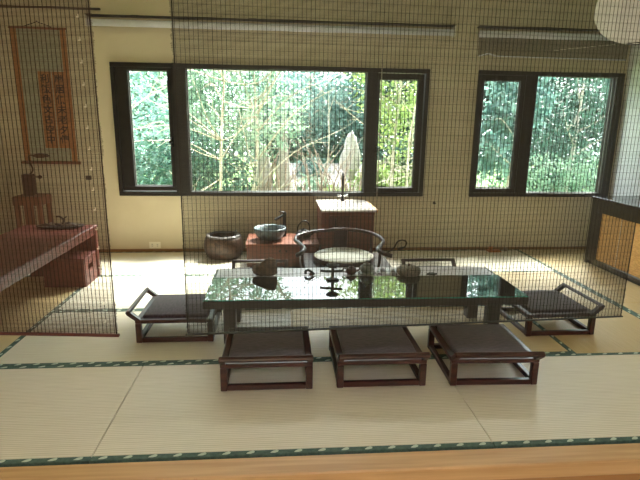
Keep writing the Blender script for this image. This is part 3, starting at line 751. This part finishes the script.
# ------------------------------------------------------------------ garden outside
GZ = -.55
struct(MB().box(-16, 22, .2, 26, GZ-.2, GZ).build('ground', M['lawn']))
b = MB(); b.prism([(2.9, GZ-.02), (8.0, .36), (8.0, GZ-.02)], .75, 3.2, 0, 'YZ')
struct(b.build('garden_path', M['gravel']))
def crown(name, mat, blobs, n, size, seed, parent, aspect=.45, droop=.2):
    r = random.Random(seed); V = []; F = []
    tot = sum(b[3]*b[4]*b[5] for b in blobs)
    for (cx, cy, cz, rx, ry, rz) in blobs:
        for i in range(int(n*rx*ry*rz/tot)):
            while True:
                p = Vector((r.uniform(-1, 1), r.uniform(-1, 1), r.uniform(-1, 1)))
                if .25 < p.length < 1: break
            c = Vector((cx+p.x*rx, cy+p.y*ry, cz+p.z*rz))
            if c.z < GZ+.03: continue
            d = Vector((r.uniform(-1, 1), r.uniform(-1, 1), r.uniform(-.8, .5)-droop)).normalized()
            u = d.cross(Vector((r.uniform(-1, 1), r.uniform(-1, 1), 1))).normalized()
            s = size*r.uniform(.6, 1.35); k = len(V)
            nn = d.cross(u)
            V.extend([c, c+d*s*.5+u*s*aspect*.5+nn*s*.06, c+d*s, c+d*s*.5-u*s*aspect*.5+nn*s*.06])
            F.append((k, k+1, k+2, k+3))
    me = bpy.data.meshes.new(name); me.from_pydata(V, [], F); me.materials.append(mat)
    o = bpy.data.objects.new(name, me); COL.objects.link(o); o.parent = parent; return o
def branches(seed, base, top, nb, r0, spread):
    r = random.Random(seed); m = MB(); base = Vector(base); top = Vector(top)
    mid = base.lerp(top, .5)+Vector((r.uniform(-.15, .15), r.uniform(-.1, .1), 0))
    sp = spline([base, mid, top], 6); k = len(sp)
    m.tube(sp, [r0*(1-.7*i/(k-1)) for i in range(k)], 8)
    for i in range(nb):
        a = sp[r.randrange(2, k-1)]
        e = a+Vector((r.uniform(-1, 1)*spread, r.uniform(-.6, .3)*spread, r.uniform(-.15, .8)*spread))
        md = a.lerp(e, .5)+Vector((0, 0, r.uniform(-.15, .15)*spread))
        ss = spline([a, md, e], 4); kk = len(ss)
        m.tube(ss, [r0*.42*(1-.75*j/(kk-1)) for j in range(kk)], 6)
        for _ in range(2):
            q = ss[r.randrange(3, kk)]; e2 = q+Vector((r.uniform(-.5, .5), r.uniform(-.3, .3), r.uniform(-.2, .4)))*spread*.6
            m.tube([q, q.lerp(e2, .5)+Vector((0, 0, .03)), e2], [r0*.16, r0*.13, r0*.06], 5)
    return m
def tree(name, label, cat, x, y, blobs, n, size, mat, seed, trunk=None, group=None, aspect=.45):
    t = thing(name, label, cat, (x, y, GZ), 0, group)
    bl = [(a, b, c, d, e, f) for a, b, c, d, e, f in blobs]
    o = crown('foliage', mat, [(x+a, y+b, c, d, e, f) for a, b, c, d, e, f in bl], n, size, seed, t, aspect)
    o.matrix_parent_inverse = Matrix.Translation((-x, -y, -GZ))
    if trunk:
        h, nb, r0, sp = trunk
        tr = branches(seed, (x, y, GZ), (x+.15, y, GZ+h), nb, r0, sp).build('trunk', M['bark'], t)
        tr.matrix_parent_inverse = Matrix.Translation((-x, -y, -GZ))
    return t
tree('garden_tree', 'pale mint tree seen through the narrow left window pane', 'tree', -2.2, 3.4,
     [(0, 0, 2.5, 1.1, .9, 1.0), (.6, .2, 1.2, .9, .8, .9), (-.4, .3, .6, 1.1, .8, .9)], 5200, .11, M['leafD'], 21, (3.0, 8, .06, 1.3), 'garden trees')
tree('garden_tree', 'bushy mint tree with pale bare branches at left of wide window', 'tree', .2, 3.6,
     [(-.3, 0, 2.7, 1.2, .9, .8), (-.6, 0, 1.4, .9, .8, .9), (.3, .4, 1.6, .9, .8, .8)], 5600, .105, M['leafA'], 22, (3.1, 20, .045, 1.7), 'garden trees')
tree('garden_bush', 'leafy green bush low at left of wide window', 'bush', -.5, 2.9,
     [(0, 0, .55, .95, .7, .75), (-.8, .2, .5, .8, .6, .7)], 3600, .10, M['leafB'], 23, (1.0, 6, .03, .6), 'garden bushes')
tree('garden_tree', 'tall blue-green tree behind the middle of wide window', 'tree', 1.5, 8.6,
     [(0, 0, 1.9, 2.0, 1.2, 1.15), (.5, 0, 1.3, 2.0, 1.0, 1.0), (-1.2, .2, 1.7, 1.2, 1.0, 1.3)], 7000, .15, M['leafD'], 24, (3.3, 14, .07, 1.6), 'garden trees')
tree('garden_tree', 'yellow-green tree with arching branches in narrow right pane of wide window', 'tree', 3.1, 4.6,
     [(0, 0, 2.2, .9, .8, .9), (.4, .2, 1.4, .9, .8, .7), (-.3, .4, 2.8, 1.0, .8, .6)], 3900, .10, M['leafC'], 25, (3.2, 16, .05, 1.3), 'garden trees')
tree('garden_bush', 'yellow-green low shrub under arching branches in narrow right pane', 'bush', 3.0, 5.4,
     [(0, 0, .1, .8, .7, .55), (.6, .6, .2, .9, .6, .5)], 2600, .10, M['leafC'], 26, None, 'garden bushes')
tree('garden_tree', 'dense deep green tree filling the right window', 'tree', 6.7, 4.4,
     [(0, 0, 2.2, 1.3, .9, 1.2), (-.6, .2, 1.0, 1.2, .8, 1.0), (.9, .3, 1.0, 1.2, .8, 1.2), (1.5, .4, 2.6, 1.2, .8, 1.0), (-.8, -1.2, 5.2, 1.8, 1.3, 1.4)], 13500, .10, M['leafB'], 27, (3.2, 8, .06, 1.1), 'garden trees')
tree('garden_tree', 'big-leaved blue-green tree at left of right window', 'tree', 4.65, 2.6,
     [(0, 0, 1.9, .55, .5, .6), (-.3, .1, 1.1, .5, .4, .5)], 900, .19, M['leafD'], 28, (2.3, 6, .03, .6), 'garden trees', .55)
tree('garden_bush', 'low bush with pale tips at foot of right window', 'bush', 5.4, 3.2,
     [(0, 0, .45, 1.1, .6, .55), (1.2, 0, .5, .8, .6, .6)], 2600, .10, M['leafA'], 29, None, 'garden bushes')
far = [(-6.5, 9.5, 'leafB', 'far deep green tree beyond the narrow left pane'), (-2.6, 9.0, 'leafA', 'far green tree behind left half of wide window'),
       (1.6, 10.6, 'leafD', 'far blue-green tree behind middle of wide window'), (5.0, 9.4, 'leafB', 'far deep green tree behind the narrow right pane'),
       (8.6, 8.8, 'leafB', 'far deep green tree behind left part of right window'), (12.2, 8.4, 'leafD', 'far blue-green tree behind right part of right window')]
for i, (x, y, mt, lb) in enumerate(far):
    tree('garden_tree', lb, 'tree', x, y, [(0, 0, 3.1, 2.3, 1.0, 2.3), (.3, -.4, .9, 2.3, .9, 1.5), (-.6, .3, 1.9, 2.0, .8, 1.6)] if i != 2 else [(0, 0, 1.4, 2.2, 1.0, 1.9), (.3, -.4, .9, 2.3, .9, 1.5)], 9500, .2, M[mt], 40+i, (4.2, 8, .09, 1.7), 'garden trees', .55)
low = [(-3.6, 5.6, 'leafD', 'low blue-green bush seen in the narrow left pane'), (-1.5, 5.9, 'leafB', 'low deep green bush behind left part of wide window'),
       (4.1, 6.4, 'leafB', 'low deep green bush behind the arching branches of narrow right pane'),
       (7.4, 6.2, 'leafB', 'low deep green bush in right window beyond the pale-tipped bush'), (9.6, 6.0, 'leafA', 'low mint bush at far right of right window')]
for i, (x, y, mt, lb) in enumerate(low):
    tree('garden_bush', lb, 'bush', x, y, [(0, 0, .35, 1.25, .6, .95), (.5, .2, .1, 1.1, .6, .7)], 3200, .13, M[mt], 60+i, (1.0, 5, .03, .6), 'garden bushes', .5)
for i, (x, y, z, lb, mt) in enumerate([(1.5, 4.9, .0, 'low pale green tuft left of the pale stone post', 'leafA'), (2.9, 5.3, .12, 'low yellow-green tuft right of pale stone post on gravel path', 'leafC'),
                                   (1.9, 4.3, -.15, 'low yellow-green tuft nearest the window on pale gravel path', 'leafC'), (1.6, 6.8, .25, 'low green tuft on upper part of gravel path', 'leafD')]):
    tf = tree('garden_bush', lb, 'bush', x, y, [(0, 0, z+.1, .42, .3, .28)], 700, .12, M[mt], 90+i, None, 'garden bushes', .3)
# pale pointed stones and the bright post
o = icorock('garden_stone', M['pale_stone'], (.17, .14, .8), 5.1, (.89, 4.5, GZ), .2, None, lambda c: Vector((c.x*(1-.55*c.z), c.y*(1-.5*c.z), (c.z if c.z < .6 else c.z+(c.z-.6)*1.6)*1.05)))
tag(o, 'tall pointed pale stone in garden left of centre in wide window', 'stone', 'garden stones')
o = icorock('garden_stone', M['pale_stone'], (.17, .17, .7), 8.1, (.47, 4.55, GZ), .3)
tag(o, 'rounded pale stone at left foot of the pointed garden stone', 'stone', 'garden stones')
o = icorock('garden_post', M['pale_stone'], (.19, .17, .56), 2.2, (2.36, 5.6, .05), .4, None, lambda c: Vector((c.x*(1-.25*c.z), c.y*(1-.25*c.z), c.z)))
tag(o, 'broad-footed pale stone post in garden at right of centre in wide window', 'post')
def bare_tree(label, x, y, h, nb, r0, spread, seed):
    t = thing('bare_tree', label, 'tree', (x, y, GZ), 0, 'bare trees')
    tr = branches(seed, (x, y, GZ), (x+.2, y, GZ+h), nb, r0, spread).build('trunk', M['bark'], t)
    tr.matrix_parent_inverse = Matrix.Translation((-x, -y, -GZ))
bare_tree('bare pale tree with many thin branches at left of wide window', -.1, 2.1, 3.4, 26, .028, 1.3, 71)
bare_tree('bare pale tree with arching branches in narrow right pane', 3.1, 3.2, 3.2, 24, .026, 1.1, 72)
bare_tree('bare pale tree crossing the narrow left pane', -1.9, 2.3, 3.2, 12, .035, 1.2, 73)
bare_tree('thin bare sapling behind reeds in middle of wide window', 1.6, 4.9, 2.6, 14, .02, .9, 74)
t = thing('reed_clump', 'dry pale reed stalks fanning out below middle of wide window', 'plant', (1.25, 4.2, -.3))
r = random.Random(5)
for i in range(64):
    x = r.uniform(-1.2, 1.2); a = r.uniform(-.5, .5)
    h = r.uniform(.6, 1.5)
    m = MB().tube([(x, r.uniform(-.2, .2), 0), (x+a*h*.4, 0, h*.6), (x+a*h, r.uniform(-.1, .1), h)], [.014, .011, .004], 5)
    m.build('stalk', M['petal'], t)

# ------------------------------------------------------------------ light
wd = bpy.data.worlds.new('World'); S.world = wd; wd.use_nodes = True
nt = wd.node_tree; nt.nodes.clear()
out = nt.nodes.new('ShaderNodeOutputWorld'); bg = nt.nodes.new('ShaderNodeBackground')
bg.inputs['Color'].default_value = (.94, .95, 1.0, 1); bg.inputs['Strength'].default_value = 7.0
nt.links.new(bg.outputs[0], out.inputs[0])
L = bpy.data.lights.new('sun', 'SUN'); L.energy = 32.0; L.angle = math.radians(26); L.color = (1, .93, .86)
so = bpy.data.objects.new('sun', L); COL.objects.link(so)
d = Vector((-.50, -.75, -1.05)).normalized()       # direction the light travels: from behind the windows, steeply down
so.rotation_euler = d.to_track_quat('-Z', 'Y').to_euler()

L = bpy.data.lights.new('lantern_bulb', 'POINT'); L.energy = .7; L.color = (1, .93, .82); L.shadow_soft_size = .05
so = bpy.data.objects.new('lantern_bulb', L); COL.objects.link(so); so.location = LC

# ------------------------------------------------------------------ camera
f, pit, yaw, roll = 500.0, .2305, -.080, .014
cyw, syw = math.cos(yaw), math.sin(yaw)
r0 = Vector((cyw, syw, 0)); fw0 = Vector((-syw, cyw, 0)); up0 = Vector((0, 0, 1))
fw = fw0*math.cos(pit)-up0*math.sin(pit); up = up0*math.cos(pit)+fw0*math.sin(pit)
R_ = r0*math.cos(roll)+up*math.sin(roll); U_ = up*math.cos(roll)-r0*math.sin(roll)
cam = bpy.data.cameras.new('camera'); cam.sensor_width = 36; cam.lens = 36*f/640; cam.clip_start = .02
co = bpy.data.objects.new('camera', cam); COL.objects.link(co)
B = -fw
co.matrix_world = Matrix(((R_.x, U_.x, B.x, .827), (R_.y, U_.y, B.y, -5.547), (R_.z, U_.z, B.z, 1.43), (0, 0, 0, 1)))
S.camera = co
S.view_settings.view_transform = 'Standard'; S.view_settings.look = 'None'
S.view_settings.gamma = 1; S.view_settings.exposure = .85; S.view_settings.use_curve_mapping = False
